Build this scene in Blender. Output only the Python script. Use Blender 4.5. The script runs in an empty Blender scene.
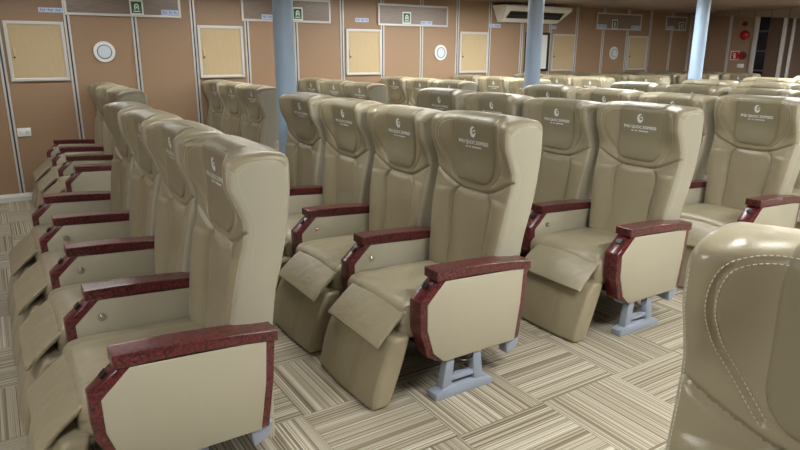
import bpy, bmesh, math, random
import numpy as np
from mathutils import Matrix, Vector
random.seed(4)
SC = bpy.context.scene
COL = SC.collection

# ------------------------------------------------------------------ helpers
def lin(r, g, b):
    f = lambda c: (c/255/12.92) if c/255 <= .04045 else ((c/255+.055)/1.055)**2.4
    return (f(r), f(g), f(b), 1)

def link(name, me, mat=None, parent=None, smooth=True):
    o = bpy.data.objects.new(name, me)
    COL.objects.link(o)
    if mat is not None:
        for m in (mat if isinstance(mat, (list, tuple)) else [mat]):
            me.materials.append(m)
    if smooth:
        for p in me.polygons: p.use_smooth = True
        try: me.set_sharp_from_angle(angle=math.radians(40))
        except Exception: pass
    if parent is not None: o.parent = parent
    return o

def obj(name, bm, mat=None, parent=None, smooth=True):
    bmesh.ops.recalc_face_normals(bm, faces=bm.faces)
    me = bpy.data.meshes.new(name)
    bm.to_mesh(me); bm.free()
    return link(name, me, mat, parent, smooth)

def tag(o, label=None, cat=None, group=None, kind=None):
    if label: o['label'] = label
    if cat: o['category'] = cat
    if group: o['group'] = group
    if kind: o['kind'] = kind
    return o

def empty(name, loc=(0, 0, 0)):
    o = bpy.data.objects.new(name, None)
    o.empty_display_size = .1
    COL.objects.link(o); o.location = loc
    return o

def box(bm, x0, x1, y0, y1, z0, z1, bev=0, seg=2):
    b = bmesh.new()
    bmesh.ops.create_cube(b, size=1)
    for v in b.verts:
        v.co = Vector(((x0+x1)/2+v.co.x*(x1-x0), (y0+y1)/2+v.co.y*(y1-y0), (z0+z1)/2+v.co.z*(z1-z0)))
    if bev: bmesh.ops.bevel(b, geom=b.edges[:], offset=bev, segments=seg, affect='EDGES', profile=.5)
    merge(bm, b)

def merge(bm, b):
    me = bpy.data.meshes.new('tmp'); b.to_mesh(me); b.free()
    bm.from_mesh(me); bpy.data.meshes.remove(me)

def prism(bm, pts, y0, y1, bev=0, seg=2, axis='y'):
    """extrude an outline given in (x,z) along y (or (y,z) along x)"""
    b = bmesh.new()
    mk = (lambda p, t: (p[0], t, p[1])) if axis == 'y' else ((lambda p, t: (t, p[0], p[1])) if axis == 'x' else (lambda p, t: (p[0], p[1], t)))
    lo = [b.verts.new(mk(p, y0)) for p in pts]
    hi = [b.verts.new(mk(p, y1)) for p in pts]
    b.faces.new(lo); b.faces.new(hi[::-1])
    n = len(pts)
    for i in range(n): b.faces.new((lo[i], lo[(i+1) % n], hi[(i+1) % n], hi[i]))
    bmesh.ops.recalc_face_normals(b, faces=b.faces)
    if bev: bmesh.ops.bevel(b, geom=b.edges[:], offset=bev, segments=seg, affect='EDGES', profile=.5)
    merge(bm, b)

def cyl(bm, c, r, h, axis='z', n=32, r2=None, bev=0):
    b = bmesh.new()
    bmesh.ops.create_cone(b, cap_ends=True, segments=n, radius1=r, radius2=r if r2 is None else r2, depth=h)
    if bev:
        bmesh.ops.bevel(b, geom=[e for e in b.edges if abs(e.verts[0].co.z-e.verts[1].co.z) < 1e-6], offset=bev, segments=2, affect='EDGES')
    if axis == 'x': M = Matrix.Rotation(math.pi/2, 4, 'Y')
    elif axis == 'y': M = Matrix.Rotation(math.pi/2, 4, 'X')
    else: M = Matrix()
    b.transform(Matrix.Translation(c) @ M)
    merge(bm, b)

def tube(bm, pts, r, n=8):
    pts = [Vector(p) for p in pts]
    rings = []
    for i, p in enumerate(pts):
        d = (pts[min(i+1, len(pts)-1)]-pts[max(i-1, 0)]).normalized()
        a = d.cross(Vector((0.13, .2, 1))).normalized()
        c = d.cross(a)
        rings.append([bm.verts.new(p+r*(math.cos(2*math.pi*k/n)*a+math.sin(2*math.pi*k/n)*c)) for k in range(n)])
    for i in range(len(rings)-1):
        for k in range(n):
            bm.faces.new((rings[i][k], rings[i][(k+1) % n], rings[i+1][(k+1) % n], rings[i+1][k]))
    bm.faces.new(rings[0][::-1]); bm.faces.new(rings[-1])

def torus(bm, c, R, r, axis='y', n=40, m=10, sx=1.0):
    vs = []
    for i in range(n):
        a = 2*math.pi*i/n
        ring = []
        for j in range(m):
            t = 2*math.pi*j/m
            u = (R+r*math.cos(t))*math.cos(a)*sx; v = (R+r*math.cos(t))*math.sin(a); w = r*math.sin(t)
            p = (u, w, v) if axis == 'y' else (w, u, v)
            ring.append(bm.verts.new(Vector(c)+Vector(p)))
        vs.append(ring)
    for i in range(n):
        for j in range(m):
            bm.faces.new((vs[i][j], vs[(i+1) % n][j], vs[(i+1) % n][(j+1) % m], vs[i][(j+1) % m]))

def rbox(hx, hy, hz, r, m=10, ne=4, fn=None):
    """rounded box centred on the origin, dense enough to be deformed by fn(x,y,z)"""
    bm = bmesh.new()
    def axis(h):
        e = [r*math.tan(math.pi/4*k/ne) for k in range(ne, 0, -1)]
        lo = [-(h-r)-t for t in e]
        mid = [-(h-r)+2*(h-r)*k/m for k in range(m+1)]
        hi = [(h-r)+t for t in reversed(e)]
        return lo+mid+hi
    A = [axis(hx), axis(hy), axis(hz)]
    H = (hx, hy, hz)
    for ax in range(3):
        b, c = (ax+1) % 3, (ax+2) % 3
        for s in (-1, 1):
            g = []
            for p in A[b]:
                row = []
                for q in A[c]:
                    co = [0, 0, 0]; co[ax] = s*H[ax]; co[b] = p; co[c] = q
                    inn = [max(-(H[i]-r), min(H[i]-r, co[i])) for i in range(3)]
                    d = Vector([co[i]-inn[i] for i in range(3)])
                    d = d.normalized()*r
                    row.append(bm.verts.new(Vector(inn)+d))
                g.append(row)
            for i in range(len(g)-1):
                for j in range(len(g[0])-1):
                    bm.faces.new((g[i][j], g[i+1][j], g[i+1][j+1], g[i][j+1]))
    bmesh.ops.remove_doubles(bm, verts=bm.verts, dist=1e-5)
    if fn:
        for v in bm.verts: v.co = Vector(fn(*v.co))
    return bm

# ------------------------------------------------------------------ materials
def new_mat(name):
    m = bpy.data.materials.new(name); m.use_nodes = True
    nt = m.node_tree
    return m, nt, nt.nodes['Principled BSDF']

def simple(name, col, rough=.5, metal=0, coat=0, spec=.5):
    m, nt, p = new_mat(name)
    p.inputs['Base Color'].default_value = col
    p.inputs['Roughness'].default_value = rough
    p.inputs['Metallic'].default_value = metal
    p.inputs['Coat Weight'].default_value = coat
    p.inputs['Specular IOR Level'].default_value = spec
    return m

def leather(name, col, rough=.42, var=.06, wr=.3):
    m, nt, p = new_mat(name)
    N, L = nt.nodes, nt.links
    tc = N.new('ShaderNodeTexCoord')
    n1 = N.new('ShaderNodeTexNoise'); n1.inputs['Scale'].default_value = 9; n1.inputs['Detail'].default_value = 4
    L.new(tc.outputs['Object'], n1.inputs['Vector'])
    mix = N.new('ShaderNodeMix'); mix.data_type = 'RGBA'
    mix.inputs[6].default_value = tuple(c*(1-var) for c in col[:3])+(1,)
    mix.inputs[7].default_value = tuple(min(1, c*(1+var)) for c in col[:3])+(1,)
    L.new(n1.outputs['Fac'], mix.inputs[0]); L.new(mix.outputs[2], p.inputs['Base Color'])
    vo = N.new('ShaderNodeTexVoronoi'); vo.inputs['Scale'].default_value = 420
    L.new(tc.outputs['Object'], vo.inputs['Vector'])
    n2 = N.new('ShaderNodeTexNoise'); n2.inputs['Scale'].default_value = 11; n2.inputs['Detail'].default_value = .8
    n2.inputs['Distortion'].default_value = .9
    L.new(tc.outputs['Object'], n2.inputs['Vector'])
    b1 = N.new('ShaderNodeBump'); b1.inputs['Strength'].default_value = .18; b1.inputs['Distance'].default_value = .0015
    L.new(vo.outputs['Distance'], b1.inputs['Height'])
    b2 = N.new('ShaderNodeBump'); b2.inputs['Strength'].default_value = wr; b2.inputs['Distance'].default_value = .012
    L.new(n2.outputs['Fac'], b2.inputs['Height']); L.new(b1.outputs['Normal'], b2.inputs['Normal'])
    L.new(b2.outputs['Normal'], p.inputs['Normal'])
    p.inputs['Roughness'].default_value = rough
    p.inputs['Specular IOR Level'].default_value = .5
    return m

M_LEATHER = leather('beige_leather', lin(153, 143, 119), .29, .05, .30)
M_PAD = leather('headrest_leather', lin(138, 130, 107), .32, .05, .12)  # seat leather in a slightly darker tone
M_SIDE = leather('pale_vinyl', lin(171, 166, 148), .4, .03, 0)  # light vinyl, its paleness partly aisle light put into the colour
M_ARMPANEL = leather('arm_vinyl', lin(174, 168, 148), .42, .03, 0)
M_STITCH = simple('cream_thread', lin(222, 214, 190), .7)
M_LOGO = simple('white_print', lin(235, 238, 240), .5)
M_LOGOBLUE = simple('blue_print', lin(120, 140, 170), .5)
M_METAL = simple('grey_painted_steel', lin(150, 159, 174), .42, 0)
M_DARK = simple('black_steel', lin(26, 26, 28), .5)
M_CHROME = simple('chrome', lin(215, 215, 215), .15, 1)
M_BLACK = simple('black_plastic', lin(14, 14, 16), .35)
M_PILLAR = simple('pale_blue_paint', lin(172, 196, 224), .35)
M_ALU = simple('aluminium', lin(205, 203, 200), .38, .35)
M_WHITE = simple('white_plastic', lin(228, 228, 226), .4)
M_GLASSY = simple('vent_disc', lin(206, 216, 226), .3)
M_GREEN = simple('sign_green', lin(10, 100, 54), .4)
M_RED = simple('sign_red', lin(196, 22, 26), .4)
M_ALARM = simple('alarm_red', lin(176, 22, 34), .25, 0, .5)
M_ALARMDK = simple('alarm_dark_red', lin(112, 22, 28), .35, 0, .3)
M_LABEL = simple('label_blue', lin(196, 210, 238), .5)
M_LABELTX = simple('label_ink', lin(96, 118, 176), .5)
M_DARKGLASS = simple('dark_glass', lin(16, 16, 30), .12)
M_DKBROWN = simple('dark_brown_laminate', lin(84, 66, 56), .5)
M_JOINT = simple('joint_gasket', lin(58, 60, 72), .5)
M_COVE = simple('white_cove', lin(214, 212, 206), .5)

def burl():
    m, nt, p = new_mat('maroon_burl')
    N, L = nt.nodes, nt.links
    tc = N.new('ShaderNodeTexCoord')
    n = N.new('ShaderNodeTexNoise'); n.inputs['Scale'].default_value = 42; n.inputs['Detail'].default_value = 6
    n.inputs['Distortion'].default_value = 1.6; n.inputs['Roughness'].default_value = .65
    L.new(tc.outputs['Object'], n.inputs['Vector'])
    r = N.new('ShaderNodeValToRGB')
    e = r.color_ramp.elements
    e[0].position = .38; e[0].color = lin(34, 10, 13)
    e[1].position = .66; e[1].color = lin(120, 50, 50)
    k = r.color_ramp.elements.new(.47); k.color = lin(78, 23, 29)
    L.new(n.outputs['Fac'], r.inputs['Fac']); L.new(r.outputs['Color'], p.inputs['Base Color'])
    p.inputs['Roughness'].default_value = .3
    p.inputs['Coat Weight'].default_value = .5; p.inputs['Coat Roughness'].default_value = .12
    return m
M_BURL = burl()

def carpet():
    m, nt, p = new_mat('striped_carpet_tiles')
    N, L = nt.nodes, nt.links
    tc = N.new('ShaderNodeTexCoord')
    sep = N.new('ShaderNodeSeparateXYZ'); L.new(tc.outputs['Object'], sep.inputs[0])
    def mt(op, a, b=None, c=None):
        n = N.new('ShaderNodeMath'); n.operation = op
        for i, q in enumerate((a, b, c)):
            if q is None: continue
            if isinstance(q, (int, float)): n.inputs[i].default_value = q
            else: L.new(q, n.inputs[i])
        return n.outputs[0]
    T = .5
    X = mt('ADD', sep.outputs[0], 20-.0); Y = mt('ADD', sep.outputs[1], 20-.36)
    ix = mt('FLOOR', mt('DIVIDE', X, T)); iy = mt('FLOOR', mt('DIVIDE', Y, T))
    par = mt('MODULO', mt('ADD', mt('ADD', ix, iy), 1), 2)
    coord = mt('ADD', mt('MULTIPLY', par, X), mt('MULTIPLY', mt('SUBTRACT', 1, par), Y))
    along = mt('ADD', mt('MULTIPLY', par, Y), mt('MULTIPLY', mt('SUBTRACT', 1, par), X))
    tid = mt('ADD', mt('MULTIPLY', ix, 7.31), mt('MULTIPLY', iy, 3.77))
    def stripes(freq, w, stretch):
        cmb = N.new('ShaderNodeCombineXYZ')
        L.new(mt('MULTIPLY', coord, freq), cmb.inputs[0]); L.new(tid, cmb.inputs[1])
        L.new(mt('MULTIPLY', along, stretch), cmb.inputs[2])
        n = N.new('ShaderNodeTexNoise'); n.inputs['Scale'].default_value = 1; n.inputs['Detail'].default_value = .6
        n.inputs['Roughness'].default_value = .7
        L.new(cmb.outputs[0], n.inputs['Vector'])
        return n.outputs['Fac']
    s1 = stripes(185, 1, .3)
    ramp = N.new('ShaderNodeValToRGB')
    e = ramp.color_ramp.elements
    e[0].position = .30; e[0].color = lin(108, 96, 80)
    e[1].position = .68; e[1].color = lin(198, 191, 176)
    k = e.new(.44); k.color = lin(142, 131, 112)
    k = e.new(.52); k.color = lin(174, 166, 148)
    k = e.new(.59); k.color = lin(160, 150, 131)
    L.new(s1, ramp.inputs['Fac'])
    # per tile tone
    wn = N.new('ShaderNodeTexWhiteNoise'); wn.noise_dimensions = '1D'; L.new(tid, wn.inputs['W'])
    val = mt('ADD', mt('MULTIPLY', wn.outputs['Value'], .14), .93)
    # thin dark joint between tiles
    fx = mt('ABSOLUTE', mt('SUBTRACT', mt('FRACT', mt('DIVIDE', X, T)), .5)); fy = mt('ABSOLUTE', mt('SUBTRACT', mt('FRACT', mt('DIVIDE', Y, T)), .5))
    j = mt('GREATER_THAN', mt('MAXIMUM', fx, fy), .4955)
    val2 = mt('MULTIPLY', val, mt('SUBTRACT', 1, mt('MULTIPLY', j, .22)))
    mul = N.new('ShaderNodeMix'); mul.data_type = 'RGBA'; mul.blend_type = 'MULTIPLY'; mul.inputs[0].default_value = 1
    cv = N.new('ShaderNodeCombineColor')
    for i in range(3): L.new(val2, cv.inputs[i])
    L.new(ramp.outputs['Color'], mul.inputs[6]); L.new(cv.outputs[0], mul.inputs[7])
    L.new(mul.outputs[2], p.inputs['Base Color'])
    b = N.new('ShaderNodeBump'); b.inputs['Strength'].default_value = .5; b.inputs['Distance'].default_value = .004
    L.new(s1, b.inputs['Height']); L.new(b.outputs['Normal'], p.inputs['Normal'])
    p.inputs['Roughness'].default_value = .95; p.inputs['Specular IOR Level'].default_value = .15
    return m
M_CARPET = carpet()

def board(name, c1, c2, scale=(30, 30, 30), rough=.45, spec=.4):
    m, nt, p = new_mat(name)
    N, L = nt.nodes, nt.links
    tc = N.new('ShaderNodeTexCoord'); mp = N.new('ShaderNodeMapping'); mp.inputs['Scale'].default_value = scale
    L.new(tc.outputs['Object'], mp.inputs['Vector'])
    n = N.new('ShaderNodeTexNoise'); n.inputs['Scale'].default_value = 1; n.inputs['Detail'].default_value = 5
    L.new(mp.outputs['Vector'], n.inputs['Vector'])
    r = N.new('ShaderNodeValToRGB'); r.color_ramp.elements[0].position = .3; r.color_ramp.elements[1].position = .7
    r.color_ramp.elements[0].color = c1; r.color_ramp.elements[1].color = c2
    L.new(n.outputs['Fac'], r.inputs['Fac']); L.new(r.outputs['Color'], p.inputs['Base Color'])
    p.inputs['Roughness'].default_value = rough; p.inputs['Specular IOR Level'].default_value = spec
    return m
M_WALL = board('tan_wall_laminate', lin(150, 122, 97), lin(157, 129, 103), (60, 60, 60))
M_SHUTTER = board('shutter_board', lin(184, 163, 127), lin(192, 171, 135), (160, 160, 8))
M_FASCIA = board('brushed_fascia', lin(122, 104, 92), lin(140, 124, 112), (10, 10, 160), .3, .6)
M_ENDWALL = board('brown_wall_laminate', lin(152, 126, 104), lin(160, 133, 110), (60, 60, 60))

def ceiling_mat():
    m, nt, p = new_mat('ceiling_planks')
    N, L = nt.nodes, nt.links
    tc = N.new('ShaderNodeTexCoord'); sep = N.new('ShaderNodeSeparateXYZ'); L.new(tc.outputs['Object'], sep.inputs[0])
    d = N.new('ShaderNodeMath'); d.operation = 'DIVIDE'; d.inputs[1].default_value = .3; L.new(sep.outputs[1], d.inputs[0])
    f = N.new('ShaderNodeMath'); f.operation = 'FRACT'; L.new(d.outputs[0], f.inputs[0])
    r = N.new('ShaderNodeValToRGB'); r.color_ramp.interpolation = 'CONSTANT'
    r.color_ramp.elements[0].color = lin(96, 84, 78); r.color_ramp.elements[1].color = lin(150, 133, 122); r.color_ramp.elements[1].position = .05
    L.new(f.outputs[0], r.inputs['Fac']); L.new(r.outputs['Color'], p.inputs['Base Color'])
    p.inputs['Roughness'].default_value = .4
    return m
M_CEIL = ceiling_mat()

def emit(name, col, s):
    m, nt, p = new_mat(name)
    p.inputs['Base Color'].default_value = col
    p.inputs['Emission Color'].default_value = col
    p.inputs['Emission Strength'].default_value = s
    return m

# ------------------------------------------------------------------ the seat
PITCH = .67
YC = .365                      # middle of the backrest across the seat

def curve(pts, sig=.018):
    zs = np.linspace(-.1, 1.5, 1601)
    xs = np.interp(zs, [p[0] for p in pts], [p[1] for p in pts])
    k = np.exp(-.5*(np.arange(-80, 81)*.001/sig)**2); k /= k.sum()
    xs = np.convolve(np.pad(xs, 80, mode='edge'), k, mode='valid')
    return lambda z: float(np.interp(z, zs, xs))

EDGE = curve([(.0, .56), (.33, .55), (.40, .405), (.55, .415), (.65, .428), (.75, .445), (.86, .468), (.95, .494), (1.02, .502), (1.09, .478), (1.15, .453), (1.22, .452), (1.30, .462)])
CENT = curve([(.0, .56), (.33, .555), (.40, .43), (.5, .448), (.62, .468), (.75, .484), (.85, .500), (.93, .506), (1.0, .516), (1.1, .520), (1.2, .512), (1.30, .508)])
REAR = curve([(.0, .575), (.3, .584), (.5, .592), (.73, .617), (.92, .662), (1.1, .692), (1.2, .698), (1.3, .694)], .03)
HALF = curve([(.0, .278), (.6, .28), (.68, .288), (.8, .304), (1.0, .311), (1.12, .309), (1.3, .306)], .03)
ZTOP = 1.287

def sstep(a, b, t):
    t = max(0., min(1., (t-a)/(b-a))); return t*t*(3-2*t)

# double stitched wing seam: half path in (s, z), s = 0 middle .. 1 edge
WING = [(.49, .950), (.56, .975), (.65, 1.012), (.73, 1.05), (.785, 1.085), (.815, 1.13), (.82, 1.17), (.805, 1.205), (.765, 1.233), (.68, 1.250), (.55, 1.258), (.35, 1.260), (.1, 1.261)]
def densify(path, step=.004, close=False):
    P = [(s*.306, z) for s, z in path]
    # catmull-rom
    out = []
    for i in range(len(P)-1):
        p0 = P[max(i-1, 0)]; p1 = P[i]; p2 = P[i+1]; p3 = P[min(i+2, len(P)-1)]
        n = max(2, int(math.dist(p1, p2)/step))
        for k in range(n):
            t = k/n
            out.append(tuple(.5*((2*p1[q])+(-p0[q]+p2[q])*t+(2*p0[q]-5*p1[q]+4*p2[q]-p3[q])*t*t+(-p0[q]+3*p1[q]-3*p2[q]+p3[q])*t**3) for q in (0, 1)))
    out.append(P[-1])
    return out
WING_D = densify(WING)
YOKE_D = densify([(0, .900), (.3, .902), (.5, .916), (.75, .95), (.97, .985)])
SEAM_D = densify([(.48, .46), (.47, .6), (.49, .78), (.50, .84), (.44, .88), (.36, .903)])
SEAMS = [(np.array(WING_D), .0045, .008), (np.array(YOKE_D), .006, .014), (np.array(SEAM_D), .0055, .013)]

def groove(yl, z):
    g = 0
    a = abs(yl)
    for P, sig, dep in SEAMS:
        d2 = ((P[:, 0]-a)**2+(P[:, 1]-z)**2).min()
        if d2 < (4*sig)**2: g += dep*math.exp(-.5*d2/sig**2)
    return g

def front0(s, z):
    """front surface of the backrest (no grooves), s in -1..1"""
    a = abs(s)
    c, e = CENT(z), EDGE(z)
    up = sstep(.88, 1.0, z)
    g = sstep(.40, .86, a)*(1-up)+sstep(.50, .90, a)*up
    x = c+(e-c)*g
    if z < .88 and z > .4:                      # slight crown of the centre cushion and bolsters
        k = sstep(.4, .5, z)*sstep(.9, .86, z)
        x -= .010*k*max(0, 1-(a/.46)**2)
        x -= .010*k*max(0, 1-((a-.72)/.24)**2)
    return x

def rounding(a, w, r=.03):
    d = (1-a)*w
    if d >= r: return 0
    return r-math.sqrt(max(0, r*r-(r-d)**2))

def backrest_mesh():
    bm = bmesh.new()
    w = .306
    r = .03
    ns = 60
    S = []
    for k in range(9):
        ang = math.pi/2*k/8
        S.append(1-(r*(1-math.cos(ang)) if False else r*(1-math.sin(math.pi/2-ang)))/w)
    inner = list(np.linspace(1-r/w, -(1-r/w), 78))
    S = S+inner[1:-1]+[-q for q in reversed(S)]
    R = .045
    Z = [.085, .15, .22, .28, .31, .325, .335, .345, .355, .365, .375, .385, .395, .405, .42, .44]+list(np.linspace(.46, ZTOP-R, 150))
    nt = 9
    F = []; B = []
    for s in S:
        a = abs(s)
        rd = rounding(a, w, r)
        zt = ZTOP-.006*a**3-rd*.9
        fcol = []; bcol = []
        def emit_pt(z, fz=None):
            zz = z if fz is None else fz
            yl = s*HALF(z)
            xf = front0(s, z)+groove(yl, z)+rd*1.0
            xr = REAR(z)-rd*.8
            xr -= .012*(1-a**2)*0
            if xr-xf < .012: xf = xr-.012 if z < .4 else xf
            return xf, xr, yl
        zb = zt-R
        for z in Z:
            zz = min(z, ZTOP-R)
            z2 = zz if zz < 1.15 else 1.15+(zz-1.15)*(zb-1.15)/(ZTOP-R-1.15)
            xf, xr, yl = emit_pt(z2)
            fcol.append(bm.verts.new((xf, YC+yl, z2))); bcol.append(bm.verts.new((xr, YC+yl, z2)))
        xf0, xr0, yl = emit_pt(zb)
        mid = (xf0+xr0)/2+.01; 
        for k in range(1, nt+1):
            t = k/nt*math.pi/2
            cz = math.sin(t)**.9; cx = math.cos(t)**.75 if k < nt else 0
            fcol.append(bm.verts.new((mid+(xf0-mid)*cx, YC+yl, zb+R*cz)))
            if k < nt: bcol.append(bm.verts.new((mid+(xr0-mid)*cx, YC+yl, zb+R*cz)))
            else: bcol.append(fcol[-1])
        F.append(fcol); B.append(bcol)
    n = len(S); m = len(F[0])
    side = []
    def face(vs, mi=0):
        u = []
        for v in vs:
            if v not in u: u.append(v)
        if len(u) > 2:
            f = bm.faces.new(u); f.material_index = mi
    for i in range(n-1):
        for j in range(m-1):
            face((F[i][j], F[i][j+1], F[i+1][j+1], F[i+1][j]), 1 if (i < 5 or i > n-7) and j < m-9 else 0)
            face((B[i][j], B[i+1][j], B[i+1][j+1], B[i][j+1]), 1 if (i < 5 or i > n-7) and j < m-9 else 0)
        face((F[i][0], F[i+1][0], B[i+1][0], B[i][0]))
    for i in (0, n-1):
        # side panels: a slightly puffed strip between front and rear
        cols = [F[i]]
        for q in (.25, .5, .75):
            cc = []
            for j in range(m-1):
                p = F[i][j].co.lerp(B[i][j].co, q)
                sg = 1 if i == 0 else -1
                cc.append(bm.verts.new(p+Vector((0, sg*.006*math.sin(math.pi*q)*min(1, (p-F[i][j].co).length/.03+.3), 0))))
            cc.append(F[i][m-1])
            cols.append(cc)
        cols.append(B[i])
        for c in range(4):
            for j in range(m-1):
                face((cols[c][j], cols[c+1][j], cols[c+1][j+1], cols[c][j+1]), 1)
    return bm

def surf(yl, z, off=.0):
    s = max(-1, min(1, yl/HALF(z)))
    a = abs(s)
    return Vector((front0(s, z)+rounding(a, .306)+off, YC+yl, z))

def dashes(bm, pts, L=.0062, gap=.0038, wd=.0011):
    """thread dashes along a 3-D polyline"""
    acc = 0; start = None
    P = [Vector(p) for p in pts]
    cum = [0]
    for i in range(1, len(P)): cum.append(cum[-1]+(P[i]-P[i-1]).length)
    def at(t):
        for i in range(1, len(P)):
            if cum[i] >= t: 
                k = (t-cum[i-1])/max(1e-9, cum[i]-cum[i-1]); return P[i-1].lerp(P[i], k)
        return P[-1]
    t = 0
    while t+L < cum[-1]:
        a, b = at(t), at(t+L)
        d = (b-a).normalized(); n = Vector((-1, 0, 0)); 
        if abs(d.dot(n)) > .8: n = Vector((0, 1, 0))
        c = d.cross(n).normalized()*wd; e = d.cross(c).normalized()*wd
        ring = []
        for q in (a, b):
            ring.append([bm.verts.new(q+c), bm.verts.new(q+e), bm.verts.new(q-c), bm.verts.new(q-e)])
        for k in range(4): bm.faces.new((ring[0][k], ring[0][(k+1) % 4], ring[1][(k+1) % 4], ring[1][k]))
        bm.faces.new(ring[0]); bm.faces.new(ring[1][::-1])
        t += L+gap

def stitching_runs():
    runs = []
    Q = np.array(WING_D)
    for sg in (-1, 1):
        for off in (-.0075, .0075):
            bm = bmesh.new(); pts = []
            for i in range(len(Q)):
                d = Q[min(i+1, len(Q)-1)]-Q[max(i-1, 0)]
                d = d/np.hypot(*d)
                q = Q[i]+off*np.array([-d[1], d[0]])
                pts.append(surf(sg*q[0], q[1], -.0008))
            dashes(bm, pts); runs.append(bm)
        bm = bmesh.new()                      # along the front corner of the wing
        dashes(bm, [surf(sg*(HALF(z)-.012), z, -.0005) for z in np.arange(.72, ZTOP-.055, .004)], wd=.0009); runs.append(bm)
        bm = bmesh.new(); pts = []            # inside the side panel
        for z in np.arange(.70, ZTOP-.07, .004):
            pts.append(Vector((front0(1, z)+.043, YC+sg*(HALF(z)+.0035), z)))
        zt = ZTOP-.07
        xa = front0(1, zt)+.043; xb = REAR(zt)-.05
        for k in range(1, 30):
            t = k/29
            pts.append(Vector((xa+(xb-xa)*t, YC+sg*(HALF(zt)+.0035), zt+.028*math.sin(math.pi*min(.5, t)))))
        dashes(bm, pts, wd=.0009); runs.append(bm)
    return runs

PAD_Z0, PAD_Z1, PAD_HW = .942, 1.272, .160
def pad_half(z):
    r = .085
    t = z-PAD_Z0
    w = PAD_HW-.012*max(0, (1.1-z))/.2*.3
    if t < r: w = w-.080*(1-math.sqrt(max(0, 1-((r-t)/r)**2)))
    if z > 1.2: w -= .014*((z-1.2)/.07)**2
    return w
def pad_surface(yl, z):
    h = pad_half(z)
    e = min((h-abs(yl)), (z-PAD_Z0)*.9)
    th = .012*math.sqrt(max(0., min(1., e/.022))*(2-max(0., min(1., e/.022))))-.003
    bul = .010*math.exp(-((z-.99)/.05)**2)*max(0, 1-(yl/.16)**2)
    return front0(yl/HALF(z), z)-th-bul

def pad_mesh():
    bm = bmesh.new()
    G = []
    nz = 60; ny = 44
    R = .045
    zb = ZTOP-R
    for i in range(nz+1):
        t = i/nz
        z = PAD_Z0+(zb-PAD_Z0)*(t**1.3)
        h = pad_half(z)
        row = []
        for j in range(ny+1):
            q = -1+2*j/ny
            q = math.sin(q*math.pi/2)
            yl = q*h
            row.append(bm.verts.new((pad_surface(yl, z), YC+yl, z)))
        G.append(row)
    # roll over the top of the backrest
    last = G[-1]
    for k in range(1, 8):
        t = k/8*math.pi/2
        row = []
        for j, v in enumerate(last):
            xf0 = v.co.x; yl = v.co.y-YC
            mid = (front0(yl/.306, zb)+REAR(zb))/2+.01
            cz = math.sin(t)**.9; cx = math.cos(t)**.75
            up = (front0(yl/.306, zb)-xf0)
            row.append(bm.verts.new((mid+(xf0-mid)*cx, v.co.y, zb+(R+up*.7)*cz)))
        G.append(row)
    for i in range(len(G)-1):
        for j in range(ny): bm.faces.new((G[i][j], G[i+1][j], G[i+1][j+1], G[i][j+1]))
    # closed underside
    ring = G[0][:]+[r[-1] for r in G[1:]]+G[-1][::-1][1:]+[r[0] for r in G[::-1][1:-1]]
    back = [bm.verts.new(v.co+Vector((.012, 0, -.004 if v.co.z > 1.27 else 0))) for v in ring]
    n = len(ring)
    for i in range(n): bm.faces.new((ring[i], ring[(i+1) % n], back[(i+1) % n], back[i]))
    return bm

def on_pad(bm, off=-.0012):
    """bm holds flat artwork in (u, v) = (viewer's right, up); wrap it on the pad. Front is seen from -x, so right = -y"""
    for v in bm.verts:
        yl, z = -v.co.x, v.co.y
        th = v.co.z
        v.co = Vector((pad_surface(yl, z)+off-th, YC+yl, z))

def text_mesh(s, size, loc, bold=.0, ext=.0005):
    cu = bpy.data.curves.new('t', 'FONT'); cu.body = s; cu.size = size; cu.align_x = 'CENTER'; cu.offset = bold
    cu.resolution_u = 3
    o = bpy.data.objects.new('t', cu); COL.objects.link(o)
    dg = bpy.context.evaluated_depsgraph_get()
    me = bpy.data.meshes.new_from_object(o.evaluated_get(dg))
    bpy.data.objects.remove(o); bpy.data.curves.remove(cu)
    bm = bmesh.new(); bm.from_mesh(me); bpy.data.meshes.remove(me)
    for v in bm.verts: v.co = Vector((v.co.x+loc[0], v.co.y+loc[1], 0))
    return bm

def slab2d(bm, pts, t=.0008):
    lo = [bm.verts.new((p[0], p[1], 0)) for p in pts]; hi = [bm.verts.new((p[0], p[1], t)) for p in pts]
    n = len(pts)
    for i in range(n): bm.faces.new((lo[i], lo[(i+1) % n], hi[(i+1) % n], hi[i]))
    f = bm.faces.new(hi); 
    return f

def emblem_mesh():
    bm = bmesh.new()
    cx, cy = 0, 1.202
    rx, ry = .021, .028
    # thick crescent open at the upper right, thinning into a hook
    out = []; inn = []
    for k in range(33):
        a = math.radians(60+k*(300/32))
        th = .30+.30*math.sin(math.pi*k/32)
        out.append((cx+rx*math.cos(a), cy+ry*math.sin(a)))
        inn.append((cx+.003+rx*(1-th)*math.cos(a), cy+.003+ry*(1-th)*math.sin(a)))
    for i in range(32):
        slab2d(bm, [out[i], out[i+1], inn[i+1], inn[i]])
    # wing bar
    slab2d(bm, [(cx-.002, cy+.001), (cx+.021, cy+.006), (cx+.018, cy+.012), (cx+.001, cy+.0075)])
    return bm

def blocks_line(bm, x0, x1, y, h, words):
    """tiny lettering, too small to read, as a row of strokes"""
    tot = sum(words)+len(words)-1
    w = (x1-x0)/tot; x = x0
    for n in words:
        for i in range(n):
            slab2d(bm, [(x+w*.12, y), (x+w*.82, y), (x+w*.82, y+h), (x+w*.12, y+h)])
            x += w
        x += w

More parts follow.
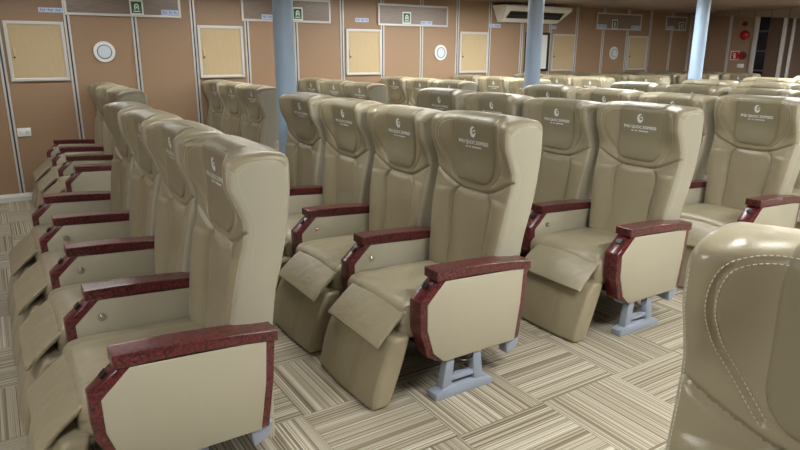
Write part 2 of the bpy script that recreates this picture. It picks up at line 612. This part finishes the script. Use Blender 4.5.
ARM_OUT = [(.025, .608), (-.078, .517), (-.076, .375), (-.034, .245), (.045, .203), (.525, .206), (.552, .40), (.565, .575)]
ARM_IN = [(.056, .600), (-.041, .504), (-.039, .378), (-.002, .258), (.058, .2025), (.492, .2035), (.520, .40), (.530, .575)]
def arm(root, y, button, name='armrest'):
    bm = bmesh.new(); prism(bm, ARM_OUT, y, y+.09, .006, 2)
    a = obj(name, bm, M_BURL, root)
    bm = bmesh.new(); prism(bm, ARM_IN, y-.004, y+.094, .003, 2)
    tag(obj('arm_panel', bm, M_ARMPANEL, a), 'beige vinyl panel')
    # cap: gently arched bar
    def fn(px, py, pz):
        x = px+.290
        t = (x-.005)/.57
        z = .630-.042*t+.010*math.sin(math.pi*min(1, max(0, t)))
        return (x, y+.045+py, z+pz)
    obj('arm_cap', rbox(.285, .053, .023, .006, 10, 3, fn), M_BURL, a)
    bm = bmesh.new(); 
    b = bmesh.new(); bmesh.ops.create_cube(b, size=1)
    b.transform(Matrix.Translation((-.022, y+.045, .578)) @ Matrix.Rotation(math.radians(45), 4, 'Y') @ Matrix.Diagonal((.008, .034, .026, 1)))
    merge(bm, b)
    obj('control_button', bm, M_BLACK, a)
    if button:
        bm = bmesh.new(); cyl(bm, (.06, y-.008, .525), .017, .014, 'y', 24, bev=.003)
        cyl(bm, (.06, y-.017, .525), .009, .008, 'y', 20, bev=.002)
        tag(obj('recline_button', bm, M_CHROME, a), 'round chrome button')
    return a

def make_seat(kind):
    root = empty('ferry_seat')
    # seat cushion
    def fs(px, py, pz):
        x = .175+px; t = (px+.285)/.57
        z = .385+pz-.012*t
        if pz > 0:
            z += .022*(1-(py/.285)**2)*math.sin(math.pi*min(1, max(0, t*.9+.1)))
            z -= .02*max(0, (.16-t)/.16)**2
            z -= .006*math.exp(-((abs(py)-.19)/.008)**2)
        return (x, .38+py, z)
    obj('seat_cushion', rbox(.285, .284, .085, .045, 26, 4, fs), M_LEATHER, root)
    bk = obj('backrest', backrest_mesh(), [M_LEATHER, M_SIDE], root)
    if kind in ('end', 'close'):
        for run in stitching_runs(): obj('stitching', run, M_STITCH, bk, smooth=False)
    pd = obj('headrest_pad', pad_mesh(), M_PAD, root)
    tag(pd, 'leather headrest pad in a darker tone')
    bm = emblem_mesh(); on_pad(bm); obj('emblem', bm, M_LOGO, pd, smooth=False)
    bm = text_mesh('PHU QUOC EXPRESS', .0252, (0, 1.140), .0008)
    blocks_line(bm, -.062, .062, 1.121, .0075, [2, 2, 8])
    on_pad(bm); obj('lettering', bm, M_LOGO, pd, smooth=False)
    # leg rest, swung a little forward
    def fl(px, py, pz):
        t = (pz+.19)/.38                    # 0 bottom 1 top
        ax = -.240+.116*t
        x = ax+px*(.85+.3*t*(1-t)*2)
        if px < 0: x -= .012*(1-(py/.25)**2)+.010*math.sin(math.pi*t)
        if px < 0: x += .007*math.exp(-((py+.10)/.006)**2)
        z = .004+.335*t
        return (x, .358+py*(1-.01*(1-t)), z)
    obj('leg_rest', rbox(.055, .288, .19, .024, 22, 4, fl), M_LEATHER, root)
    # flap hanging from the seat edge over the leg rest
    A0 = Vector((-.090, 0, .438)); A1 = Vector((-.243, 0, .300))
    dv = (A1-A0); nv = Vector((dv.z, 0, -dv.x)).normalized()
    def ff(px, py, pz):
        t = (px+.11)/.22
        p = A0+dv*t+nv*(pz*-1)
        bend = .006*math.sin(math.pi*t)
        return (p.x-bend*.6, .350+py*(.97+.03*t), p.z+bend*.8+.006*math.cos(py*9)*(1-t))
    fl_o = obj('leg_rest_flap', rbox(.11, .247, .008, .0075, 16, 3, ff), M_LEATHER, root)
    bm = bmesh.new()
    path = [(-.09, -.239), (.099, -.239), (.099, .239), (-.09, .239)]
    pts = []
    for i in range(3):
        a, b = path[i], path[i+1]
        for k in range(14): pts.append((a[0]+(b[0]-a[0])*k/14, a[1]+(b[1]-a[1])*k/14))
    pts.append(path[-1])
    tube(bm, [ff(p[0], p[1], .0085) for p in pts], .0034, 6)
    obj('piping', bm, M_SIDE, fl_o)
    # frame and pedestal
    bm = bmesh.new(); box(bm, -.02, .48, .105, .64, .255, .315, .01); box(bm, .12, .20, .02, .66, .215, .265, .006)
    obj('seat_frame', bm, M_DARK, root)
    bm = bmesh.new()
    y0, y1 = .010, .055
    prism(bm, [(.02, 0), (.365, 0), (.365, .030), (.32, .05), (.09, .055), (.02, .034)], y0-.010, y1+.016, .005)
    prism(bm, [(.06, .04), (.115, .04), (.135, .235), (.09, .235)], y0, y1, .004)
    prism(bm, [(.255, .04), (.31, .04), (.285, .235), (.24, .235)], y0, y1, .004)
    prism(bm, [(.10, .075), (.27, .075), (.265, .100), (.105, .100)], y0+.005, y1-.005, .003)
    prism(bm, [(.02, .205), (.36, .205), (.36, .235), (.02, .235)], y0+.006, y1+.02, .004)
    tag(obj('pedestal', bm, M_METAL, root), 'grey painted steel pedestal')
    bm = bmesh.new()
    prism(bm, [(.465, .125), (.525, .150), (.545, .215), (.45, .215)], .012, .075, .004)
    obj('back_hinge', bm, M_METAL, root)
    arm(root, 0, kind != 'end')
    if kind in ('last', 'close'): arm(root, PITCH, False)
    if kind == 'end':
        bm = bmesh.new()
        tube(bm, [(.20+.045*math.cos(a), .02+.01*math.sin(a*2), .205+.045*math.sin(a)) for a in [math.pi*(1.0+k/14) for k in range(15)]], .004, 6)
        obj('cable', bm, M_BLACK, root)
    return root

kids = {}
def copy_tree(o, parent=None):
    c = o.copy(); COL.objects.link(c)
    if parent is not None: c.parent = parent
    for ch in list(o.children): copy_tree(ch, c)
    return c

PROTO = {k: make_seat(k) for k in ('end', 'mid', 'last', 'close')}
used = set()
def put_seat(kind, x, y, label, group, ys=1.0, zs=1.0, tilt=0.0):
    if kind in used: o = copy_tree(PROTO[kind])
    else: o = PROTO[kind]; used.add(kind)
    o.location = (x, y, 0); o.scale = (1, ys, zs)
    if tilt:                                   # backrest set more upright, turned about its hinge
        a = -math.radians(tilt); px, pz = .47, .40
        for ch in o.children:
            if ch.name.split('.')[0] in ('backrest', 'headrest_pad'):
                ch.rotation_euler.y = a
                ch.location = (px-(px*math.cos(a)+pz*math.sin(a)), 0, pz-(-px*math.sin(a)+pz*math.cos(a)))
    tag(o, label, 'seat', group)
    return o

ORD = ['first', 'second', 'third', 'fourth', 'fifth', 'sixth', 'seventh', 'eighth', 'ninth']
X0, ROW, Y0 = .212, 1.315, 2.13
NROWS = 9
for i in range(NROWS):
    for k in range(4):
        kind = 'end' if k == 0 else ('last' if k == 3 else 'mid')
        pos = ['at near aisle end', 'second from near aisle', 'third from near aisle', 'fourth from near aisle'][k]
        row = 'leftmost row' if i == 0 else ORD[i]+' row from the left'
        put_seat(kind, X0+ROW*i+(.03 if i else 0), (Y0+(PITCH+.006)*k) if i else (2.07+.683*k), 'beige leather seat %s, %s, near block' % (pos, row), 'seats of the near block', 1.0, .972 if i == 0 else (1.0 if k == 0 else .984), .2*k+1.0 if i == 0 else 1.15*k+1.6)
FX0, FROW, FY0, FP = .53, 1.255, 5.96, .64
for j in range(NROWS):
    for k in range(3):
        kind = 'end' if k == 0 else ('last' if k == 2 else 'mid')
        pos = ['on the aisle end', 'in the middle', 'against the panelled wall'][k]
        row = 'leftmost row' if j == 0 else ORD[j]+' row from the left'
        put_seat(kind, FX0+FROW*j, FY0+FP*k, 'beige leather seat %s, %s, far block' % (pos, row), 'seats of the far block along the panelled wall', FP/PITCH, .965, 2.6)
near_seat = put_seat('close', .69, -.103, 'beige leather seat closest to the viewer, cropped at the lower right corner', None)
near_seat.rotation_euler.z = math.radians(10)

# ------------------------------------------------------------------ the room
XW, XE, YS, YN, ZC = -3.0, 12.05, -4.0, 7.9, 2.32
def struct(name, bm, mat, parent=None, smooth=False):
    o = obj(name, bm, mat, parent, smooth)
    if parent is None: o['kind'] = 'structure'
    return o
bm = bmesh.new(); box(bm, XW-.1, XE+.1, YS-.1, YN+.1, -.1, 0); struct('floor', bm, M_CARPET)
bm = bmesh.new(); box(bm, XW-.1, XE+.1, YS-.1, YN+.1, ZC, ZC+.1); struct('ceiling', bm, M_CEIL)
bm = bmesh.new(); box(bm, XW, XE, YN, YN+.1, 0, ZC); struct('wall_north', bm, M_WALL)
bm = bmesh.new(); box(bm, XE, XE+.1, YS, YN, 0, ZC); struct('wall_east', bm, M_ENDWALL)
bm = bmesh.new(); box(bm, XW-.1, XW, YS, YN, 0, ZC); struct('wall_west', bm, M_WALL)
bm = bmesh.new(); box(bm, XW, XE, YS-.1, YS, 0, ZC); struct('wall_south', bm, M_WALL)
bm = bmesh.new(); prism(bm, [(YN, .001), (YN-.07, .001), (YN-.07, .05), (YN-.055, .065), (YN, .075)], XW, XE, axis='x'); struct('baseboard_north', bm, M_COVE)
# sloping dropped soffit against the end wall
bm = bmesh.new(); prism(bm, [(YN, ZC), (YS, ZC), (YS, ZC-.35), (YN-4.5, ZC-.35), (YN, ZC-.01)], XE-.25, XE, axis='x'); struct('trim_20', bm, M_CEIL)

# aluminium panel joints
SEAM_X = [-.48, .17, .82, 1.50, 2.155, 2.805, 3.46, 4.13, 4.765, 5.425, 6.08, 6.71, 7.385, 8.02, 8.65, 9.33, 9.985, 10.63, 11.28, 11.88]
for i, x in enumerate(SEAM_X):
    bm = bmesh.new()
    box(bm, x-.028, x-.008, YN-.010, YN, .07, ZC, .002); box(bm, x+.008, x+.028, YN-.010, YN, .07, ZC, .002)
    f0 = len(bm.faces)
    box(bm, x-.008, x+.008, YN-.004, YN, .07, ZC)
    bm.faces.ensure_lookup_table()
    for f in bm.faces[f0:]: f.material_index = 1
    struct('trim_%d' % (i+21), bm, [M_ALU, M_JOINT])

# shuttered windows
for i, x in enumerate([.225, 2.19, 4.18, 6.12, 8.07, 10.02]):
    x1 = x+.555; z0, z1 = 1.262, 1.872
    r = empty('window_%d' % (i+1), (x, YN, z0)); r['kind'] = 'structure'
    def loc(bm):
        for v in bm.verts: v.co -= Vector((x, YN, z0))
        return bm
    bm = bmesh.new(); box(bm, x+.02, x1-.02, YN-.016, YN, z0+.02, z1-.02); obj('shutter_board', loc(bm), M_SHUTTER, r, False)
    bm = bmesh.new(); w = .032
    box(bm, x, x+w, YN-.028, YN, z0, z1, .004); box(bm, x1-w, x1, YN-.028, YN, z0, z1, .004)
    box(bm, x+w, x1-w, YN-.028, YN, z0, z0+w, .004); box(bm, x+w, x1-w, YN-.028, YN, z1-w, z1, .004)
    obj('window_frame', loc(bm), M_ALU, r, False)
    bm = bmesh.new(); box(bm, x+.052, x+.072, YN-.026, YN-.012, z0+.22, z0+.34, .004)
    la = obj('latch', loc(bm), M_SHUTTER, r)
    bm = bmesh.new(); cyl(bm, (x+.062, YN-.028, z0+.245), .010, .012, 'y', 16); obj('latch_knob', loc(bm), M_DARK, la)

def local(bm, o):
    for v in bm.verts: v.co -= o.location
    return bm

# round speakers
for x, lb in ((1.155, 'round white wall speaker under the leftmost long framed panel'), (5.77, 'round white wall speaker left of the air conditioner'), (9.65, 'round white wall speaker right of the air conditioner, near the far corner')):
    r = tag(empty('wall_speaker', (x, YN, 1.565)), lb, 'speaker', 'round speakers on the panelled wall')
    bm = bmesh.new(); cyl(bm, (x, YN-.012, 1.565), .112, .024, 'y', 48, bev=.006); obj('rim', local(bm, r), M_WHITE, r)
    bm = bmesh.new(); torus(bm, (x, YN-.026, 1.565), .073, .005, 'y'); obj('gasket', local(bm, r), simple('grey_gasket', lin(96, 112, 128), .5), r)
    bm = bmesh.new(); cyl(bm, (x, YN-.026, 1.565), .068, .012, 'y', 40, bev=.004); obj('cone_cover', local(bm, r), M_GLASSY, r)

# long framed fascia boards under the ceiling
def fascia(x0, x1, z0, z1, lb):
    r = tag(empty('framed_panel', (x0, YN, z0)), lb, 'panel', 'framed panels under the ceiling')
    bm = bmesh.new(); box(bm, x0+.01, x1-.01, YN-.020, YN-.010, z0+.01, z1-.01); obj('board', local(bm, r), M_FASCIA, r, False)
    w = .026; bm = bmesh.new()
    box(bm, x0, x0+w, YN-.026, YN-.01, z0, z1, .003); box(bm, x1-w, x1, YN-.026, YN-.01, z0, z1, .003)
    box(bm, x0+w, x1-w, YN-.026, YN-.01, z0, z0+w, .003); box(bm, x0+w, x1-w, YN-.026, YN-.01, z1-w, z1, .003)
    obj('frame', local(bm, r), M_ALU, r, False)
fascia(.805, 2.02, 1.945, 2.235, 'long grey panel with aluminium frame at the upper left corner')
fascia(2.745, 3.955, 1.935, 2.225, 'long grey framed panel behind the left pale blue pillar')
fascia(4.685, 5.885, 1.93, 2.22, 'long grey framed panel left of the air conditioner')
fascia(9.12, 10.33, 1.965, 2.25, 'long grey framed panel right of the air conditioner')
fascia(11.05, 11.70, 1.99, 2.25, 'short dark framed panel in the far corner beside the right pillar')

def exit_sign(x, z, lb, w=.145, h=.16):
    y = YN-.0265
    r = tag(empty('exit_sign', (x, y, z)), lb, 'sign', 'green safety signs')
    bm = bmesh.new(); box(bm, x-w/2, x+w/2, y-.008, y, z-h/2, z+h/2, .003); obj('border', local(bm, r), M_WHITE, r, False)
    bm = bmesh.new(); box(bm, x-w/2+.018, x+w/2-.018, y-.0095, y-.004, z-h/2+.018, z+h/2-.018); f = obj('face', local(bm, r), M_GREEN, r, False)
    bm = bmesh.new()
    n = 14; R, rr = .026, .013
    def P(q, k): a = math.pi*k/n; return (x+q*math.cos(a), z+.012+q*1.1*math.sin(a))
    for k in range(n): prism(bm, [P(R, k), P(R, k+1), P(rr, k+1), P(rr, k)], y-.0108, y-.009)
    box(bm, x-R, x-rr, y-.0108, y-.009, z-.026, z+.0125); box(bm, x+rr, x+R, y-.0108, y-.009, z-.026, z+.0125)
    box(bm, x-.009, x+.009, y-.0108, y-.009, z-.010, z+.010)
    box(bm, x-.036, x+.036, y-.0108, y-.009, z-.048, z-.036)
    obj('pictogram', local(bm, r), M_WHITE, f, False)
exit_sign(1.535, 2.045, 'green safety sign with white pictogram at the upper left corner')
exit_sign(3.48, 2.04, 'green safety sign beside the left pale blue pillar')
exit_sign(5.15, 2.04, 'green safety sign on the framed panel left of the air conditioner')
exit_sign(9.585, 2.06, 'green safety sign on the framed panel right of the air conditioner')
exit_sign(11.53, 2.07, 'green safety sign in the far corner beside the right pillar')

def wlabel(x0, x1, z0, z1, lb, words, y=YN):
    r = tag(empty('wall_label', (x0, y, z0)), lb, 'label', 'pale blue wall labels')
    bm = bmesh.new(); box(bm, x0, x1, y-.006, y, z0, z1, .001); obj('plate', local(bm, r), M_LABEL, r, False)
    bm = bmesh.new()
    tot = sum(words)+len(words)-1; w = (x1-x0-.03)/tot; x = x0+.015; h = z1-z0
    for n in words:
        for k in range(n):
            box(bm, x+w*.1, x+w*.4, y-.0068, y-.005, z0+h*.25, z1-h*.25)
            box(bm, x+w*.4, x+w*.85, y-.0068, y-.005, z0+h*(.25 if k % 2 else .5), z0+h*(.42 if k % 2 else .68))
            x += w
        x += w
    obj('print', local(bm, r), M_LABELTX, r, False)
wlabel(.565, .795, 1.965, 2.012, 'pale blue label above the leftmost shuttered window', [3, 3, 3])
wlabel(1.80, 1.99, 1.975, 2.03, 'pale blue label at the right end of the leftmost framed panel', [3, 2, 2], YN-.020)
wlabel(3.00, 3.15, 1.965, 2.02, 'pale blue label peeking out left of the left pillar', [3, 3], YN-.020)
wlabel(4.335, 4.545, 1.965, 2.018, 'pale blue label above the window right of the left pillar', [3, 3, 2])
wlabel(5.40, 5.60, 1.958, 2.005, 'pale blue label beside the green sign left of the air conditioner', [3, 3], YN-.020)
wlabel(6.70, 6.93, 1.945, 2.00, 'pale blue label under the left end of the air conditioner', [2, 3])
wlabel(8.00, 8.16, 1.95, 2.005, 'pale blue label under the air conditioner right of the middle pillar', [3, 2])
wlabel(9.15, 9.38, 1.99, 2.05, 'pale blue label at the left end of the panel right of the air conditioner', [3, 3], YN-.020)
wlabel(10.05, 10.30, 1.99, 2.05, 'pale blue label at the right end of the panel right of the air conditioner', [3, 3], YN-.020)
wlabel(11.10, 11.32, 2.015, 2.065, 'pale blue label on the short panel in the far corner', [3, 2], YN-.020)

# switch plate low on the wall, far left
r = tag(empty('wall_socket', (.16, YN, .68)), 'white double socket plate low on the wall at the left edge', 'socket')
bm = bmesh.new(); box(bm, .205, .335, YN-.014, YN, .685, .775, .004); obj('plate', local(bm, r), M_WHITE, r)
bm = bmesh.new()
for x in (.24, .30): box(bm, x-.017, x+.017, YN-.0155, YN-.01, .71, .75, .002)
obj('socket_face', local(bm, r), M_COVE, r)

# notice board behind the middle pillar
r = tag(empty('notice_board', (7.5, YN, 1.30)), 'white board in a black frame behind the middle pillar', 'board')
bm = bmesh.new(); box(bm, 7.50, 7.97, YN-.018, YN, 1.30, 1.86); obj('sheet', local(bm, r), M_WHITE, r, False)
bm = bmesh.new()
for a in ((7.47, 7.51, 1.27, 1.89), (7.96, 8.0, 1.27, 1.89), (7.51, 7.96, 1.27, 1.31), (7.51, 7.96, 1.85, 1.89)): box(bm, a[0], a[1], YN-.03, YN, a[2], a[3], .004)
obj('frame', local(bm, r), M_BLACK, r, False)

# air conditioner under the ceiling
r = tag(empty('air_conditioner', (6.65, YN, 2.0)), 'white air conditioner under the ceiling with a black louvre', 'air conditioner')
x0, x1 = 6.74, 8.16
def acp(t, dx, d=0):      # point on the sloping face: t = 0 bottom .. 1 top, dx = inset from the ends, d = offset outwards
    n = Vector((0, -.80, -.60))
    p = Vector((0, YN-.13, 2.035)).lerp(Vector((0, YN-.33, 2.225)), t)+n*d
    return p
bm = bmesh.new()
def ring_(xa, xb, y, z): return [(xa, y, z), (xb, y, z)]
R_ = [ring_(x0+.12, x1-.12, YN-.005, 2.03), ring_(x0+.12, x1-.12, YN-.12, 2.03), ring_(x0+.11, x1-.11, YN-.135, 2.04), ring_(x0+.01, x1-.01, YN-.325, 2.215), ring_(x0, x1, YN-.33, 2.235), ring_(x0, x1, YN-.33, 2.262), ring_(x0+.01, x1-.01, YN-.32, 2.272), ring_(x0+.01, x1-.01, YN-.005, 2.272)]
V_ = [[bm.verts.new(p) for p in q] for q in R_]
for k in range(len(V_)): bm.faces.new((V_[k][0], V_[k][1], V_[(k+1) % len(V_)][1], V_[(k+1) % len(V_)][0]))
bm.faces.new([q[0] for q in V_]); bm.faces.new([q[1] for q in V_][::-1])
obj('casing', local(bm, r), M_WHITE, r, False)
bm = bmesh.new()
q = [acp(.26, 0, -.01), acp(.78, 0, -.01), acp(.78, 0, .004), acp(.26, 0, .004)]
prism(bm, [(p.y, p.z) for p in q], x0+.13, x1-.13, axis='x'); lv = obj('louvre', local(bm, r), M_BLACK, r, False)
bm = bmesh.new(); q = [acp(.44, 0, 0), acp(.50, 0, 0), acp(.50, 0, .009), acp(.44, 0, .009)]
prism(bm, [(p.y, p.z) for p in q], x0+.14, x1-.14, axis='x'); obj('vane', local(bm, r), M_JOINT, lv, False)

# pillars
for x, lb in ((2.20, 'pale blue round pillar at the left, behind the second row'), (5.13, 'pale blue round pillar in the middle under the air conditioner'), (8.17, 'pale blue round pillar at the right, by the far corner')):
    r = tag(empty('pillar', (x, 5.28, 0)), lb, 'pillar', 'pale blue pillars')
    bm = bmesh.new(); cyl(bm, (0, 0, ZC/2), .086, ZC, 'z', 48); obj('shaft', bm, M_PILLAR, r)
    bm = bmesh.new(); cyl(bm, (0, 0, .02), .12, .04, 'z', 48, bev=.006); obj('base_ring', bm, M_PILLAR, r)

# end wall: joints, fire equipment, dark door
for i, (y, w) in enumerate(((7.83, .05), (7.17, .05))):
    bm = bmesh.new(); box(bm, XE-.02, XE, y-w/2, y+w/2, 0, ZC, .003); struct('trim_%d' % (i+1), bm, M_ALU)
bm = bmesh.new(); box(bm, XE-.05, XE, 6.62, 6.70, 0, ZC, .004); struct('trim_3', bm, M_ALU)
bm = bmesh.new(); box(bm, XE-.05, XE, 6.13, 6.19, 0, ZC, .004); struct('trim_4', bm, M_ALU)
bm = bmesh.new(); box(bm, XE-.05, XE, 5.99, 6.03, 0, ZC, .004); struct('trim_5', bm, M_ALU)
bm = bmesh.new(); box(bm, XE-.012, XE, 6.03, 6.43, 0, ZC); box(bm, XE-.012, XE, 2.5, 5.99, 0, ZC); struct('trim_6', bm, M_DKBROWN)
r = empty('door_1', (XE, 6.53, 0)); r['kind'] = 'structure'
bm = bmesh.new(); box(bm, XE-.02, XE, 6.43, 6.62, 0, ZC); obj('door_leaf', local(bm, r), M_DKBROWN, r, False)
for k in range(6):
    z = .25+k*.345
    bm = bmesh.new(); box(bm, XE-.026, XE-.015, 6.445, 6.615, z, z+.315); obj('pane', local(bm, r), M_DARKGLASS, r, False)

r = tag(empty('alarm_bell', (XE, 6.86, 1.90)), 'large round red alarm bell on the brown end wall', 'alarm')
bm = bmesh.new(); cyl(bm, (XE-.02, 6.86, 1.90), .05, .04, 'x', 32); obj('backplate', local(bm, r), M_ALARMDK, r)
bm = bmesh.new()
pr_ = [(0.085, .035), (.088, .045), (.082, .06), (.06, .078), (.03, .087), (.012, .09), (.010, .098), (.0001, .099)]
rings = []
for q, d in pr_: rings.append([bm.verts.new((XE-d, 6.86+q*math.cos(2*math.pi*k/40), 1.90+q*math.sin(2*math.pi*k/40))) for k in range(40)])
for a in range(len(rings)-1):
    for k in range(40): bm.faces.new((rings[a][k], rings[a][(k+1) % 40], rings[a+1][(k+1) % 40], rings[a+1][k]))
bm.faces.new(rings[0]); obj('gong', local(bm, r), M_ALARM, r)
r = tag(empty('alarm_beacon', (XE, 6.90, 2.10)), 'small dark red beacon above the alarm bell', 'alarm')
bm = bmesh.new(); cyl(bm, (XE-.012, 6.90, 2.10), .045, .024, 'x', 28); obj('base', local(bm, r), M_ALARMDK, r)
bm = bmesh.new(); cyl(bm, (XE-.04, 6.90, 2.10), .034, .04, 'x', 28, bev=.008); obj('lens', local(bm, r), M_ALARMDK, r)
r = tag(empty('fire_call_point', (XE, 6.86, 1.53)), 'dark red round call point beside the red fire sign', 'alarm')
bm = bmesh.new(); cyl(bm, (XE-.025, 6.86, 1.53), .072, .05, 'x', 36, bev=.008); obj('body', local(bm, r), M_ALARMDK, r)
bm = bmesh.new(); cyl(bm, (XE-.055, 6.86, 1.53), .03, .014, 'x', 24, bev=.003); obj('push_button', local(bm, r), M_ALARM, r)
r = tag(empty('fire_sign', (XE, 7.02, 1.53)), 'red square fire sign with white border and extinguisher symbol', 'sign')
bm = bmesh.new(); box(bm, XE-.006, XE, 6.935, 7.105, 1.445, 1.615); obj('border', local(bm, r), M_WHITE, r, False)
bm = bmesh.new(); box(bm, XE-.008, XE-.004, 6.952, 7.088, 1.462, 1.598); f = obj('face', local(bm, r), M_RED, r, False)
bm = bmesh.new(); box(bm, XE-.010, XE-.007, 6.998, 7.042, 1.475, 1.545, .0005); box(bm, XE-.010, XE-.007, 7.010, 7.030, 1.545, 1.572); box(bm, XE-.010, XE-.007, 7.0, 7.058, 1.566, 1.578); box(bm, XE-.010, XE-.007, 7.05, 7.058, 1.52, 1.57)
obj('pictogram', local(bm, r), M_WHITE, f, False)
r = tag(empty('switch_plate', (XE, 6.88, 1.345)), 'small white switch plate under the fire sign', 'switch')
bm = bmesh.new(); box(bm, XE-.012, XE, 6.82, 6.95, 1.31, 1.38, .003); obj('plate', local(bm, r), M_WHITE, r)
bm = bmesh.new(); box(bm, XE-.016, XE-.01, 6.85, 6.88, 1.33, 1.36); box(bm, XE-.016, XE-.01, 6.89, 6.92, 1.33, 1.36); obj('rocker', local(bm, r), M_COVE, r)

# ------------------------------------------------------------------ lights: flush ceiling panels (above the frame)
LAMPS = [(-.9, .8, 1.5)]+[(x, .55, 2.2) for x in (2.2, 4.4, 6.8, 9.2)]
LAMPS += [(x, 3.5, .8) for x in (-1.2, 1.7, 4.4, 7.1, 9.6)]
LAMPS += [(-1.4, 6.8, .4), (.6, 6.8, .6), (2.6, 6.8, .9), (4.6, 6.8, 1.2), (6.0, 6.4, 1.8), (7.0, 5.6, 1.6), (9.4, 4.3, 2.4), (10.2, 3.9, 2.8)]  # unseen panels, added to brighten the panelled wall and its far end
LAMPS += [(-.2, -1.6, .7), (2.8, -2.0, .5)]
POWER = 26
for n, (x, y, s) in enumerate(LAMPS):
    r = tag(empty('ceiling_light', (x, y, ZC)), 'flush white ceiling light panel placed out of view to light the cabin', 'light', 'ceiling lights')
    bm = bmesh.new(); 
    for a in ((-.62, .62, -.17, -.15), (-.62, .62, .15, .17), (-.62, -.60, -.15, .15), (.60, .62, -.15, .15)): box(bm, a[0], a[1], a[2], a[3], -.03, 0)
    obj('frame', bm, M_WHITE, r, False)
    bm = bmesh.new(); box(bm, -.60, .60, -.15, .15, -.018, -.002)
    obj('diffuser', bm, emit('lamp_glow_%d' % n, (.985, 1, .965, 1), POWER*s), r, False)

w = bpy.data.worlds.new('World'); SC.world = w; w.use_nodes = True
w.node_tree.nodes['Background'].inputs[0].default_value = (.02, .02, .02, 1)

# ------------------------------------------------------------------ camera
f_px, yaw, pitch, roll = 631., .571, .2705, -.005
cy, sy, cp, sp = math.cos(yaw), math.sin(yaw), math.cos(pitch), math.sin(pitch)
fwd = Vector((sy*cp, cy*cp, -sp)); right = Vector((cy, -sy, 0)); down = fwd.cross(right)
r2 = math.cos(roll)*right+math.sin(roll)*down; d2 = -math.sin(roll)*right+math.cos(roll)*down
cam = bpy.data.cameras.new('Camera'); co = bpy.data.objects.new('Camera', cam); COL.objects.link(co)
cam.sensor_width = 36; cam.lens = f_px/800*36; cam.clip_start = .05
M = Matrix.Identity(4)
for i in range(3): M[i][0] = r2[i]; M[i][1] = -d2[i]; M[i][2] = -fwd[i]
M.translation = Vector((0, 0, 1.6))
co.matrix_world = M
SC.camera = co
SC.view_settings.view_transform = 'Standard'
SC.view_settings.look = 'None'
SC.view_settings.gamma = 1
SC.view_settings.exposure = 0
